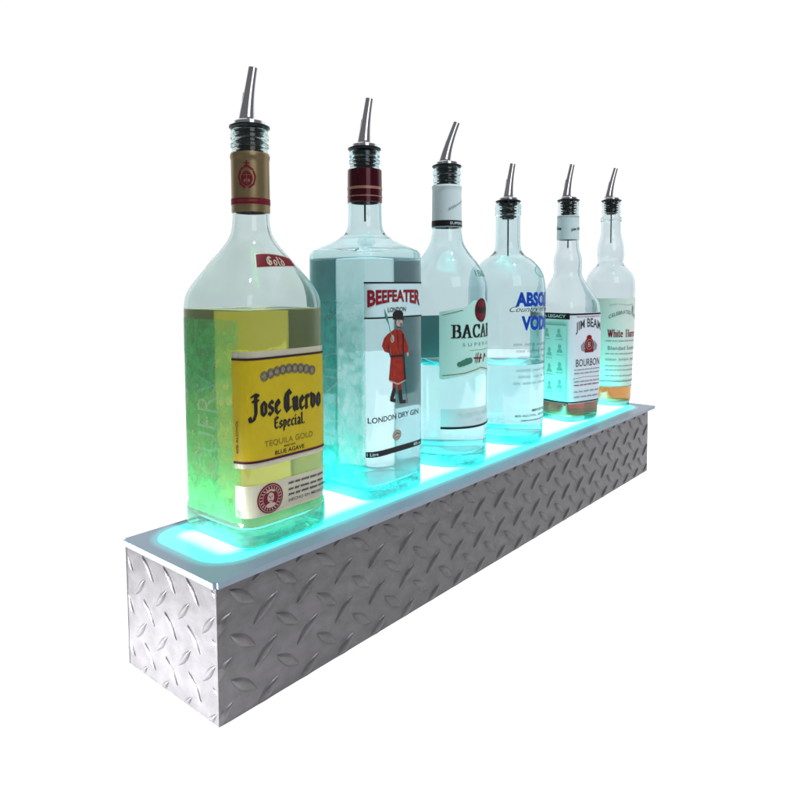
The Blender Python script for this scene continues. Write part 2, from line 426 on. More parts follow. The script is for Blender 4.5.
SF = {
 'B': (.66, [[(.14, 0), (.14, 1)], [(0, 1), (.42, 1), (.54, .9), (.54, .64), (.42, .53), (.14, .53)], [(.42, .53), (.60, .42), (.60, .12), (.44, 0), (0, 0)]]),
 'A': (.80, [[(.10, 0), (.38, 1)], [(.40, 1), (.66, 0)], [(.20, .36), (.56, .36)], [(0, 0), (.22, 0)], [(.52, 0), (.8, 0)]]),
 'C': (.72, [[(.66, .80), (.52, .96), (.38, 1), (.2, .92), (.09, .66), (.09, .34), (.2, .08), (.4, 0), (.56, .05), (.68, .22)], [(.68, .68), (.68, 1)]]),
 'R': (.74, [[(.14, 0), (.14, 1)], [(0, 1), (.42, 1), (.55, .88), (.55, .64), (.42, .52), (.14, .52)], [(.36, .52), (.64, 0), (.76, 0)], [(0, 0), (.28, 0)]]),
 'D': (.76, [[(.14, 0), (.14, 1)], [(0, 1), (.4, 1), (.6, .88), (.68, .65), (.68, .35), (.6, .12), (.4, 0), (0, 0)]]),
 'I': (.32, [[(.15, 0), (.15, 1)], [(0, 1), (.3, 1)], [(0, 0), (.3, 0)]]),
 'W': (1.1, [[(.12, 1), (.32, 0)], [(.36, 0), (.56, 1)], [(.54, 1), (.74, 0)], [(.78, 0), (.96, 1)], [(0, 1), (.26, 1)], [(.84, 1), (1.08, 1)]]),
 'h': (.62, [[(.12, 0), (.12, 1.05)], [(.12, .52), (.3, .66), (.48, .56), (.48, 0)], [(0, 0), (.24, 0)], [(.38, 0), (.6, 0)]]),
 'i': (.28, [[(.12, 0), (.12, .64)], [(0, 0), (.26, 0)], [(.0, .62), (.12, .64)], [(.11, .88), (.13, .92)]]),
 't': (.38, [[(.14, .9), (.14, .1), (.24, 0), (.36, .08)], [(0, .64), (.32, .64)]]),
 'e': (.52, [[(.09, .36), (.46, .36), (.42, .58), (.27, .66), (.12, .54), (.08, .32), (.14, .1), (.3, 0), (.48, .12)]]),
 'H': (.80, [[(.14, 0), (.14, 1)], [(.62, 0), (.62, 1)], [(.14, .52), (.62, .52)], [(0, 0), (.28, 0)], [(.48, 0), (.76, 0)], [(0, 1), (.28, 1)], [(.48, 1), (.76, 1)]]),
 'o': (.54, [[(.27, .66), (.1, .52), (.1, .14), (.27, 0), (.44, .14), (.44, .52), (.27, .66)]]),
 'r': (.42, [[(.12, 0), (.12, .64)], [(.12, .5), (.26, .66), (.38, .6)], [(0, 0), (.26, 0)]]),
 's': (.44, [[(.38, .54), (.24, .66), (.1, .54), (.12, .42), (.34, .24), (.34, .1), (.2, 0), (.06, .1)]]),
}

# ------------------------------------------------------------------ pourer
RIGHT = Vector((math.cos(math.radians(-50)), math.sin(math.radians(-50)), 0))
def pourer(parent, z, zt, r_neck, base_dx, top_dx, rz=0, k=1.0, tube=.055):
    rt = Matrix.Rotation(-rz, 3, 'Z') @ RIGHT
    def disc(rows, name, m, par, n=48, cap=True):
        R = [[Vector((r * math.cos(2 * PI * i / n), r * math.sin(2 * PI * i / n), zz)) for i in range(n)] for zz, r in rows]
        return rings_mesh(name, R, m, par)
    ri = r_neck - .0034
    rows = [(z - .024, ri * .62)]
    for i in range(5):
        z0 = z - .0225 + i * .0045
        rows += [(z0, ri * .66), (z0 + .0012, ri * (.90 + .02 * i)), (z0 + .0024, ri * (.93 + .015 * i)), (z0 + .0030, ri * .72)]
    rows += [(z - .0002, ri * .8), (z + .0006, r_neck + .0006), (z + .0016, r_neck + .0018), (z + .0030, r_neck + .0016), (z + .0040, r_neck - .0008), (z + .0046, r_neck - .003)]
    pb = disc(rows, 'pourer', M['rubber'], parent)
    disc([(z + .0040, r_neck - .0022), (z + .0068, r_neck - .0022), (z + .0078, r_neck - .0034), (z + .0080, .0066), (z + .0096, .0060)], 'collar', M['chrome'], pb)
    # spout: curved, tapering, open at the tip
    z0 = z + .0078; R = []; n = 28; N = 22; k = 1.36
    for i in range(N + 1):
        t = i / N
        x = base_dx + (top_dx - base_dx) * (t ** 1.3)
        c = rt * x + Vector((0, 0, z0 + (zt - z0) * t))
        dx = (top_dx - base_dx) * 1.3 * max(t, .02) ** .3; tan = (rt * dx + Vector((0, 0, zt - z0))).normalized()
        side = tan.cross(rt).normalized(); fw = side.cross(tan).normalized()
        r = (.0060 - .0027 * t - .0006 * math.sin(PI * t)) * k
        if t < .06: r *= 1.12 - t * 2
        R.append([c + (fw * math.cos(a) * r + side * math.sin(a) * r * .85) for a in [2 * PI * q / n for q in range(n)]])
    tip = R[-1]; cc = sum(tip, Vector()) / n; ax = (cc - sum(R[-3], Vector()) / n).normalized()
    R.append([cc + (p - cc) * .74 + Vector((0, 0, .0001)) for p in tip])
    R.append([cc + (p - cc) * .70 - ax * .004 for p in tip])
    sp = rings_mesh('spout', R, M['chrome'], pb, cap0=False)
    # breather tube soldered up the side of the spout
    R = []; n2 = 12
    for i in range(15):
        t = i / 14 * .62
        x = base_dx + (top_dx - base_dx) * (t ** 1.3) - (.0052 - .0024 * t) * k * .72
        c = rt * x + Vector((0, 0, z0 + (zt - z0) * t)) + Vector((0, 0, 0))
        r = .0018 * k * (1 if i < 13 else .6)
        R.append([c + Vector((r * math.cos(2 * PI * q / n2), r * math.sin(2 * PI * q / n2), 0)) for q in range(n2)])
    rings_mesh('breather', R, M['chrome'], sp)
    disc([(z - .024 - tube, .0011), (z - .0236, .0011)], 'air_tube', M['dark'], pb, n=12)

def sleeve(body, parent, name, m, z0, z1, off=.0006, ridge=None):
    R = []; N = 24
    for i in range(N + 1):
        z = z0 + (z1 - z0) * i / N; o = off
        if ridge and abs(z - ridge) < .0028: o += .0009 * math.cos((z - ridge) / .0028 * PI / 2)
        R.append(ring(body, z, o))
    R.insert(0, ring(body, z0, .0001)); R.append(ring(body, z1, .0001))
    return rings_mesh(name, R, m, parent, False, False)
def band(body, parent, name, m, z0, z1, off): return rings_mesh(name, [ring(body, z0, off - .0002), ring(body, z0, off), ring(body, z1, off), ring(body, z1, off - .0002)], m, parent, False, False)

ZT = .119
GRP = 'liquor bottles with pour spouts standing in a row on the lit shelf'
def blend(rows, rn, a, b, n):   # (z, t): t=0 round neck of radius rn, t=1 full body
    out = []
    for z, t in rows:
        out.append((z, rn + (a - rn) * t, rn + (b - rn) * t, 2 + (n - 2) * max(0, min(1, t)) ** 1.3))
    return out

# ================================================================== bottle 1: square, gold tequila
b1 = empty('liquor_bottle', 'largest bottle, square, filled with gold liquor, yellow label on its front', 'bottle', (.100, .078, ZT), 0, GRP)
A, B_ = .0508, .0528
B1 = Body([(0, .0468, .0488, 6), (.0016, .0500, .0520, 6), (.005, .0514, .0534, 6), (.021, .0518, .0538, 6), (.0262, .0510, .0530, 6), (.0292, .0500, .0520, 6), (.035, .0506, .0526, 6),
           (.12, .0508, .0528, 6), (.2096, .0506, .0526, 5.9), (.222, .0496, .0515, 5.7), (.2287, .0478, .0495, 5.3), (.2382, .0432, .0448, 4.7), (.2477, .0379, .039, 4.0), (.2572, .0325, .0335, 3.3),
           (.2667, .0265, .027, 2.7), (.2761, .0214, .0216, 2.2), (.2856, .0184, .0184, 2), (.2988, .0172, .0172, 2), (.358, .0170, .0170, 2),
           (.3590, .0166, .0166, 2), (.3615, .0166, .0166, 2), (.3625, .0178, .0178, 2), (.3650, .0178, .0178, 2), (.3662, .0168, .0168, 2), (.3690, .0168, .0168, 2), (.3700, .0179, .0179, 2), (.3735, .0179, .0179, 2), (.3745, .0172, .0172, 2), (.378, .0172, .0172, 2)])
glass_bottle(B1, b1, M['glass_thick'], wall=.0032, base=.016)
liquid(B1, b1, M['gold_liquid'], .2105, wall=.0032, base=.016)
pourer(b1, .3790, .4365, .0172, -.0025, .0045)
s = sleeve(B1, b1, 'foil_sleeve', M['gold_foil'], .3015, .3565, .0008, ridge=.3535)
band(B1, s, 'stripe', M['dred'], .3085, .3140, .0011)
B1.table(.33, math.radians(-138))
sh = Sheet()
sh.oval(0, .3315, .0052, .0068); sh.stroke([(-.0052, .3395), (0, .3435), (.0052, .3395)], .0012); sh.stroke([(0, .342), (0, .347)], .0012); sh.stroke([(-.002, .3455), (.002, .3455)], .0010)
for sx in (-1, 1): sh.stroke([(sx * .0058, .338), (sx * .0074, .333), (sx * .0060, .3265), (sx * .002, .3232)], .0012)
cr = sh.build('crest', M['dred'], s, B1, .0011)
sh = Sheet()
sh.stroke([(-.0030, .3345), (.0030, .3345)], .0006); sh.stroke([(0, .336), (0, .3265)], .0006); sh.oval(-.0018, .3295, .0011, .0016, 12); sh.oval(.0018, .3295, .0011, .0016, 12)
sh.build('crest_lines', M['gold_foil'], cr, B1, .0013)
sh = Sheet(); sh.text('JOSE CUERVO', 0, .3112, .0022, .018)
sh.build('lettering', M['gold_foil'], s, B1, .0013)
# main label
B1.table(.12, -PI / 2)
uL, uR = -.0600, .0470
lab = Sheet().rect(uL, .0730, uR, .1755).build('front_label', M['silver'], b1, B1, .0003, su=.002)
Sheet().rect(uL, .0792, uR, .1690).build('yellow_field', M['yellow'], lab, B1, .00045, su=.002)
st = Sheet().rect(uL, .1680, uR, .1698).build('border_line', M['dred'], lab, B1, .0006, su=.002)
Sheet().rect(uL, .0778, uR, .0796).build('border_line', M['dred'], lab, B1, .0006, su=.002)
st = Sheet().rect(uL, .1686, uR, .1700).build('border_line', M['black'], lab, B1, .0008, su=.002)
Sheet().rect(uL, .0774, uR, .0786).build('border_line', M['black'], lab, B1, .0008, su=.002)
sh = Sheet()
for i in range(9):
    t = (i - 4) / 4; x = -.0015 + t * .0275; z = .1585 - abs(t) ** 2 * .0042
    sh.oval(x, z - .001, .0040, .0046, 16)
md = sh.build('medals', M['medal'], lab, B1, .0006)
sh = Sheet()
for i in range(9):
    t = (i - 4) / 4; x = -.0015 + t * .0275; z = .1585 - abs(t) ** 2 * .0042
    sh.annulus(x, z - .001, .0026, .0030, 12)
    sh.annulus(x, z - .001, .0039, .0043, 12)
sh.build('medal_rims', M['dark'], md, B1, .0008)
sh = Sheet()
sh.glyphs('Jose', BL, -.0425, .1185, .0120, .255, .11, 38, gap=.20, xmax=-.0125)
sh.glyphs('Cuervo', BL, -.0078, .1185, .0120, .255, .11, 38, gap=.20, xmax=.0370)
sh.glyphs('Especial.', BL, -.0195, .1050, .0064, .26, .11, 38, gap=.17, xmax=.0160)
# wordmark climbs slightly and outline strokes give it weight
sh.build('lettering', M['black'], lab, B1, .0007)
sh = Sheet(); sh.text('TEQUILA GOLD', -.0020, .0925, .0062, .056, bold=.004)
sh.build('lettering', M['olive'], lab, B1, .0007)
sh = Sheet(); sh.text('MADE WITH', -.0020, .0875, .0018, .013, bold=.01); sh.build('lettering', M['black'], lab, B1, .0007); sh = Sheet(); sh.text('BLUE AGAVE', -.0018, .0832, .0038, .034, bold=.012)
sh.build('lettering', M['black'], lab, B1, .0007)
sh = Sheet()
for i, q in enumerate('RESERVE'): pass
sh.text('40% ALC/VOL', -.0553, .1010, .0026, .030, bold=.01, rot=PI / 2)
sh.build('lettering', M['black'], lab, B1, .0007)
# lower label: clear strip, seal, small print
low = Sheet().rect(-.0590, .0285, uR, .0575).build('lower_label', M['silver'], b1, B1, .0003, su=.002)
seal = Sheet().oval(-.0245, .0432, .0138, .0136, 40).build('seal', M['dred'], low, B1, .0006)
sh = Sheet().annulus(-.0245, .0432, .0118, .0122, 36).annulus(-.0245, .0432, .0080, .0084, 30)
for i in range(22):
    a = 2 * PI * i / 22; sh.stroke([(-.0245 + .0093 * math.cos(a), .0432 + .0092 * math.sin(a)), (-.0245 + .0108 * math.cos(a + .05), .0432 + .0107 * math.sin(a + .05))], .0007)
sh.oval(-.0245, .0440, .0036, .0046, 18); sh.oval(-.0245, .0372, .0052, .0022, 16); sh.stroke([(-.0285, .0492), (-.0245, .0508), (-.0205, .0492)], .0012)
em = sh.build('emblem', M['skin'], seal, B1, .0009)
sh = Sheet(); sh.oval(-.0260, .0450, .0008, .0006, 8); sh.oval(-.0231, .0450, .0008, .0006, 8); sh.stroke([(-.0262, .0412), (-.0229, .0412)], .0006); sh.stroke([(-.0245, .0445), (-.0248, .0428)], .0005)
sh.build('emblem_lines', M['dred'], em, B1, .0011)
sh = Sheet()
sh.scribble(-.004, .043, .0520, .0020, .0007); sh.scribble(-.004, .043, .0462, .0022, .0007); sh.scribble(-.004, .043, .0415, .0022, .0007)
sh.text('HECHO EN MEXICO', .0190, .0362, .0028, .046, bold=.01)
sh.build('small_print', M['dark'], low, B1, .0006)
# red shoulder ribbon
B1.table(.250, math.radians(-88))
def rib(x): return .2555 - 2.6 * (x + .006) ** 2
N = 16
def ribbon(x0, x1, lo, hi, tip):
    P = []
    for i in range(N + 1):
        x = x0 + (x1 - x0) * i / N; P.append((x, rib(x) + hi - tip * .6 * (i / N) ** 2))
    for i in range(N, -1, -1):
        x = x0 + (x1 - x0) * i / N; P.append((x, rib(x) + lo + tip * (i / N) ** 2))
    return P
# built as quads so that it follows the sloping shoulder
def ribbon_sheet(x0, x1, lo, hi, tip):
    sh = Sheet(); P = ribbon(x0, x1, lo, hi, tip); n = N + 1; T = P[:n]; Bt = P[n:][::-1]
    for i in range(N): sh.poly([Bt[i], Bt[i + 1], T[i + 1], T[i]]); sh.k = 0
    return sh
rb = ribbon_sheet(-.0245, .0225, -.0062, .0072, .0030).build('shoulder_label', M['silver'], b1, B1, .0003, su=.0015, sv=.002)
ribbon_sheet(-.0238, .0215, -.0054, .0064, .0030).build('red_field', M['dred'], rb, B1, .0005, su=.0015, sv=.002)
sh = Sheet(); sh.glyphs('Gold', BL, -.0125, .2515, .0048, .26, .12, 38, gap=.2, xmax=.0080)
for v in sh.bm.verts: v.co.y += rib(v.co.x) - .2555
sh.build('lettering', M['silver'], rb, B1, .0008, su=.0015, sv=.002)
# raised lettering on the side wall
B1.table(.12, PI)
Sheet().rect(-.048, .024, .043, .203, r=.001).build('moulded_panel', M['etched_green'], b1, B1, .0003, su=.003)  # textured side wall, tinted green for the glow rising through the liquor
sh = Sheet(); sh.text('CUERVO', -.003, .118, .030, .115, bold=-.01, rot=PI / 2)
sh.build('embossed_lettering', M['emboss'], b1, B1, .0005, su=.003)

# ================================================================== bottle 2: square, clear gin
b2 = empty('liquor_bottle', 'square clear bottle with a maroon neck band and a red-coated guard on its front', 'bottle', (.262, .082, ZT), 0, GRP)
B2 = Body([(0, .0450, .0470, 6), (.0016, .0478, .0498, 6), (.005, .0488, .0508, 6), (.02, .0490, .0510, 6), (.12, .0493, .0513, 6), (.2158, .0495, .0515, 6), (.2640, .0494, .0514, 6), (.2683, .0488, .0508, 6), (.2717, .0470, .0490, 5.7),
           (.2785, .0366, .0380, 4.0), (.2850, .0276, .0283, 2.9), (.2910, .0222, .0225, 2.3), (.2980, .0200, .0200, 2), (.3050, .0195, .0195, 2), (.3280, .0190, .0190, 2), (.362, .0186, .0186, 2), (.3640, .0178, .0178, 2), (.3665, .0165, .0165, 2),
           (.3690, .0165, .0165, 2), (.3700, .0176, .0176, 2), (.3730, .0176, .0176, 2), (.3742, .0166, .0166, 2), (.3765, .0166, .0166, 2), (.3776, .0176, .0176, 2), (.3815, .0174, .0174, 2), (.3830, .0170, .0170, 2)])
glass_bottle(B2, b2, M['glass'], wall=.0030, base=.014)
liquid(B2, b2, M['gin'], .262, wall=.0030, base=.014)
pourer(b2, .3840, .4425, .0170, -.0005, .0060)
s = sleeve(B2, b2, 'foil_sleeve', M['maroon_foil'], .3260, .3625, .0008)
band(B2, s, 'stripe', M['rose_gold'], .3400, .3430, .0011); band(B2, s, 'stripe', M['rose_gold'], .3318, .3330, .0011)
B2.table(.12, -PI / 2)
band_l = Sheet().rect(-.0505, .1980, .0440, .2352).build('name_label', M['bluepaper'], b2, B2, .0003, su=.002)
Sheet().rect(-.0505, .2345, .0440, .2362).build('border_line', M['black'], band_l, B2, .0005, su=.002)
Sheet().rect(-.0505, .1970, .0440, .1987).build('border_line', M['black'], band_l, B2, .0005, su=.002)
def arch(x, y):                     # flat-topped, arched foot: end letters taller
    w = .0400; e = (x / w) ** 2; k = .76 + .30 * e
    top = .0095
    return x, top + (y - .0085) * k
sh = Sheet(); sh.text('BEEFEATER', -.0058, .2182, .0170, .0820, bold=.040, fn=arch)
sh.build('lettering', M['red'], band_l, B2, .0006, su=.002)
sh = Sheet(); sh.text('LONDON', -.0055, .2062, .0052, .0300, bold=.02)
sh.build('lettering', M['dark'], band_l, B2, .0006)
sh = Sheet(); sh.text('LONDON DRY GIN', -.0075, .0885, .0062, .0800, bold=.022)
sh.build('lettering', M['dark'], b2, B2, .0003)
# guard figure printed on the glass
dx = -.001
sh = Sheet()
sh.poly([(-.0200 + dx, .1800), (-.0080 + dx, .1850), (.0030 + dx, .1830), (.0085 + dx, .1740), (.0040 + dx, .1560), (.0100 + dx, .1275), (-.0030 + dx, .1245), (-.0185 + dx, .1300), (-.0150 + dx, .1560), (-.0165 + dx, .1640)])
sh.poly([(-.0195 + dx, .1805), (-.0165 + dx, .1640), (-.0170 + dx, .1590), (-.0250 + dx, .1615), (-.0290 + dx, .1680), (-.0255 + dx, .1760)])
sh.poly([(.0030 + dx, .1830), (.0075 + dx, .1780), (.0150 + dx, .1630), (.0140 + dx, .1580), (.0080 + dx, .1560), (.0055 + dx, .1680)])
sh.stroke([(-.0095 + dx, .1265), (-.0100 + dx, .1180)], .0052); sh.stroke([(-.0010 + dx, .1260), (.0000 + dx, .1150)], .0056)
fig = sh.build('guard_print', M['coat'], b2, B2, .0004)
sh = Sheet()
sh.oval(-.0030 + dx, .2005, .0088, .0048, 20); sh.stroke([(-.0105 + dx, .1965), (.0055 + dx, .1955)], .0022)      # hat
sh.stroke([(-.0100 + dx, .1180), (-.0140 + dx, .1090)], .0048); sh.stroke([(.0000 + dx, .1150), (.0018 + dx, .1050)], .0048)  # stockings
sh.stroke([(-.0150 + dx, .1082), (-.0090 + dx, .1062)], .0034); sh.stroke([(.0012 + dx, .1035), (.0078 + dx, .1028)], .0036)  # shoes
sh.stroke([(.0052 + dx, .1780), (.0060 + dx, .1560), (.0088 + dx, .1285)], .0022); sh.stroke([(-.0155 + dx, .1555), (.0050 + dx, .1550)], .0020)
sh.stroke([(-.0165 + dx, .1570), (-.0185 + dx, .1670)], .0016); sh.stroke([(-.0040 + dx, .1820), (-.0030 + dx, .1640)], .0008)
sh.stroke([(.0075 + dx, .1290), (.0125 + dx, .1010)], .0006)
sh.build('hat_and_shoes', M['black'], fig, B2, .0007)
sh = Sheet()
sh.oval(-.0005 + dx, .1915, .0052, .0055, 18); 
sk = sh.build('face', M['skin'], fig, B2, .0005)
Sheet().oval(-.0125 + dx, .1745, .0030, .0044, 14).build('hand', M['skin'], fig, B2, .0005)
Sheet().oval(.0135 + dx, .1555, .0018, .0026, 10).build('hand', M['skin'], fig, B2, .0005)
Sheet().stroke([(-.0175 + dx, .1292), (-.003 + dx, .1238), (.0092 + dx, .1268)], .0012).build('hem', M['skin'], fig, B2, .0005)
sh = Sheet(); sh.stroke([(.0005 + dx, .1905), (.0025 + dx, .1900), (.0012 + dx, .1875)], .0009); sh.oval(-.0015 + dx, .1932, .0007, .0006, 8); sh.stroke([(-.0042 + dx, .1870), (.0015 + dx, .1858)], .0012)
sh.build('face_lines', M['dark'], sk, B2, .0009)
sh = Sheet(); sh.stroke([(-.0215 + dx, .2010), (-.0125 + dx, .1720)], .0009); sh.poly([(-.0250 + dx, .2085), (-.0205 + dx, .1985), (-.0175 + dx, .1890), (-.0232 + dx, .1965)])
sh.build('halberd', M['green'], fig, B2, .0008)
sh = Sheet().oval(-.0060, .0675, .0076, .0062, 24).build('seal', M['silver'], b2, B2, .0003)
s2 = Sheet().annulus(-.0060, .0675, .0056, .0062, 20, ky=.82).stroke([(-.0100, .0675), (-.006, .0702), (-.002, .0675)], .0009).stroke([(-.009, .0652), (-.003, .0652)], .0009).build('seal_lines', M['dark'], sh, B2, .0005)
bar = Sheet().rect(-.0500, .0485, .0440, .0548).build('volume_bar', M['black'], b2, B2, .0003, su=.002)
sh = Sheet(); sh.text('1 Litre', -.0420, .0517, .0036, .0130, bold=.008); sh.build('lettering', M['bluepaper'], bar, B2, .0005); sh = Sheet(); sh.text('40% vol', .0300, .0517, .0036, .0150, bold=.008)
sh.build('lettering', M['bluepaper'], bar, B2, .0005)
B2.table(.12, PI / 2)
Sheet().rect(-.036, .080, .036, .150, r=.002).build('back_label', M['mint'], b2, B2, .0003)  # mint tint stands for the panel's glow on this paper
B2.table(.12, PI)
Sheet().rect(-.046, .012, .043, .262, r=.001).build('moulded_panel', M['etched'], b2, B2, .0003, su=.003)  # textured side wall, tinted cyan to stand for the panel's glow
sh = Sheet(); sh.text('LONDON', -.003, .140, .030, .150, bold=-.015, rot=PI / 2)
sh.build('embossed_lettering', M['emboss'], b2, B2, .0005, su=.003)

# ================================================================== bottle 3: round, white rum
b3 = empty('liquor_bottle', 'round clear bottle with a pale neck sleeve, mint label and dark red roundel', 'bottle', (.4169, .080, ZT), 0, GRP)
def rb_(rows): return Body([(z, r, r, 2) for z, r in rows])
B3 = rb_([(0, .0462), (.0015, .0500), (.005, .0520), (.012, .0525), (.10, .0529), (.2127, .0534), (.2285, .0533), (.2391, .0513), (.2497, .0474), (.2628, .0393), (.2747, .0300), (.2878, .0224), (.3022, .0195), (.3074, .0190), (.362, .0180),
          (.3645, .0176), (.3660, .0172), (.3680, .0181), (.3710, .0181), (.3725, .0172), (.3750, .0172), (.3765, .0182), (.3800, .0182), (.3812, .0176), (.3845, .0176)])
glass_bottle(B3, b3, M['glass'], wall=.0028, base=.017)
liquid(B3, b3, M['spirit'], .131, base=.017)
pourer(b3, .3850, .4435, .0176, -.0025, .0130)
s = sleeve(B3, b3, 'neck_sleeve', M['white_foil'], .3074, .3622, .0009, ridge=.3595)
band(B3, s, 'stripe', M['black'], .3084, .3160, .0012)
B3.table(.33, math.radians(-92))
sh = Sheet(); sh.stroke([(-.015 + .0012 * i, .3290 + .0012 * i * .55 + (.0022 if i % 2 else -.0016) * (1 if i < 9 else .5)) for i in range(22)], .0006, .0004, 30)
sh.build('signature', M['grey'], s, B3, .0011)
sh = Sheet(); sh.text('SUPERIOR', 0, .3122, .0034, .026, bold=.01); sh.build('lettering', M['white_foil'], s, B3, .0014)
B3.table(.15, -PI / 2)
U = lambda deg: math.radians(deg + 90) * .0530
labP = [(U(-154.5), .1150), (U(-148), .1140), (U(-90), .1235), (U(-30), .1140), (U(-25), .1160), (U(-25), .1990), (U(-60), .2050), (U(-75), .2130), (U(-105), .2130), (U(-118), .2050), (U(-154.5), .1990)]
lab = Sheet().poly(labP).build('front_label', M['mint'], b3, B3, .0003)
sh = Sheet(); sh.stroke([(U(-150), .1950), (U(-122), .2010)], .0006); sh.build('border_line', M['olive'], lab, B3, .0005); sh = Sheet(); sh.stroke([(U(-58), .2010), (U(-30), .1950)], .0006); sh.build('border_line', M['olive'], lab, B3, .0005); sh = Sheet(); sh.stroke([(U(-150), .1190), (U(-120), .1215), (U(-90), .1270), (U(-60), .1215), (U(-30), .1190)], .0008)
sh.stroke([(U(-112), .1500), (U(-40), .1500)], .0004)
sh.build('border_line', M['olive'], lab, B3, .0005)
sh = Sheet(); sh.glyphs('BACARDI', SF, U(-137), .1665, .0158, .20, .07, 0, gap=.10, xmax=U(-38))
sh.build('lettering', M['black'], lab, B3, .0006)
sh = Sheet(); sh.text('S U P E R I O R', U(-88), .1575, .0042, .064, bold=.0); sh.build('lettering', M['grey'], lab, B3, .0006)
sh = Sheet(); sh.oval(U(-126), .1330, .0042, .0035, 12); sh.oval(U(-121), .1345, .0042, .0040, 12); sh.oval(U(-116), .1362, .0044, .0044, 12); sh.oval(U(-111), .1372, .0040, .0040, 12); sh.stroke([(U(-127), .131), (U(-110), .1345)], .0018)
sh.build('leaf_print', M['green'], lab, B3, .0006)
sh = Sheet(); sh.stroke([(U(-102), .1345), (U(-100), .1455)], .0010); sh.stroke([(U(-99), .1340), (U(-96), .1460)], .0014); sh.stroke([(U(-94), .1345), (U(-90), .1440)], .0022); sh.stroke([(U(-104), .1400), (U(-88), .1390)], .0018); sh.stroke([(U(-84), .1350), (U(-80), .1440), (U(-76), .1400)], .0018)
sh.build('crest_print', M['dred'], lab, B3, .0006)
ro = Sheet().oval(U(-89), .2005, .0130, .0152, 36).build('roundel', M['dred'], lab, B3, .0007)
sh = Sheet().annulus(U(-89), .2005, .0113, .0118, 30, ky=1.17)
cx, cy = U(-89), .2015
for sx in (-1, 1): sh.poly([(cx, cy - .003), (cx + sx * .003, cy + .002), (cx + sx * .005, cy + .0005), (cx + sx * .009, cy + .004), (cx + sx * .0095, cy - .002), (cx + sx * .006, cy - .0035), (cx + sx * .003, cy - .006)])
sh.oval(cx, cy, .0018, .0042, 12)
sh.build('bat_emblem', M['black'], ro, B3, .0010)
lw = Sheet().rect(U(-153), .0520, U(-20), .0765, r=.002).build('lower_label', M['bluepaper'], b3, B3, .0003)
sh = Sheet(); sh.text('PUERTO RICAN', U(-92), .0685, .0052, .070, bold=.0); sh.text('RUM', U(-92), .0605, .0036, .012); sh.build('lettering', M['mint'], lw, B3, .0006)
Sheet().rect(U(-153), .0508, U(-20), .0536).build('border_line', M['black'], lw, B3, .0006)
B3.table(.15, math.radians(80))
Sheet().rect(-.055, .128, .055, .190, r=.002).build('back_label', M['mint'], b3, B3, .0003)  # mint tint stands for the cyan-lit patch seen through the glass
B3.table(.247, math.radians(-80))
sh = Sheet(); sh.text('1862', .000, .2475, .0085, .028, bold=.01); sh.build('embossed_lettering', M['green'], b3, B3, .0002, sv=.002)

# ================================================================== bottle 4: round-shouldered vodka
b4 = empty('liquor_bottle', 'round-shouldered clear bottle with bold blue lettering printed straight on the glass', 'bottle', (.569, .0785, ZT), 0, GRP)
B4 = rb_([(0, .0470), (.0015, .0505), (.006, .0524), (.0123, .0531), (.10, .0545), (.2246, .0556), (.2395, .0540), (.2515, .0500), (.2620, .0430), (.2700, .0350), (.2760, .0262), (.2805, .0215), (.2872, .0192), (.2950, .0184), (.3331, .0182),
          (.3350, .0186), (.3365, .0195), (.3410, .0195), (.3425, .0187), (.3440, .0187), (.3455, .0195), (.3500, .0195), (.3515, .0188), (.3525, .0180)])
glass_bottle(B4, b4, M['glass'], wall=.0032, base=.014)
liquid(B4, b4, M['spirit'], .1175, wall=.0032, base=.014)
pourer(b4, .3535, .4110, .0170, .0000, .0065)
B4.table(.15, -PI / 2)
U = lambda deg: math.radians(deg + 90) * .0545
sh = Sheet(); sh.text('ABSOLUT', (U(-138) + U(-40)) / 2, .2115, .0210, U(-40) - U(-138), bold=.055); sh.build('lettering', M['blue'], b4, B4, .0003); sh = Sheet()
sh.text('VODKA', (U(-129) + U(-49)) / 2, .1775, .0210, U(-49) - U(-129), bold=.055)
sh.build('lettering', M['blue'], b4, B4, .0003)
sh = Sheet(); sh.text('Country of Sweden', (U(-147) + U(-35)) / 2, .1965, .0100, U(-35) - U(-147), bold=.0, shear=.5)
sh.build('lettering', M['black'], b4, B4, .0006)
sh = Sheet()
for i in range(7): sh.scribble(U(-141 + 4 * (i % 3)), U(-42 - 5 * (i % 2)), .1470 - i * .0093, .0046, .00038)
sh.build('small_print', M['dark'], b4, B4, .0003)
sh = Sheet(); sh.text('IMPORTED', U(-90), .0510, .0042, .036, bold=.02); sh.text('40% ALC./VOL.  (80 PROOF)  1 LITER', U(-88), .0435, .0042, U(-38) - U(-138), bold=.012); sh.scribble(U(-128), U(-50), .0370, .0022, .0005)
sh.build('lettering', M['black'], b4, B4, .0003)
# medallion pressed into the shoulder
B4.table(.250, math.radians(-85))
md = Sheet().oval(0, .2510, .0125, .0080, 32).build('medallion', M['emboss'], b4, B4, .0007, sv=.0015)
Sheet().annulus(0, .2510, .0112, .0122, 32, ky=.64).build('medallion_rim', M['green'], md, B4, .0010, sv=.0015)

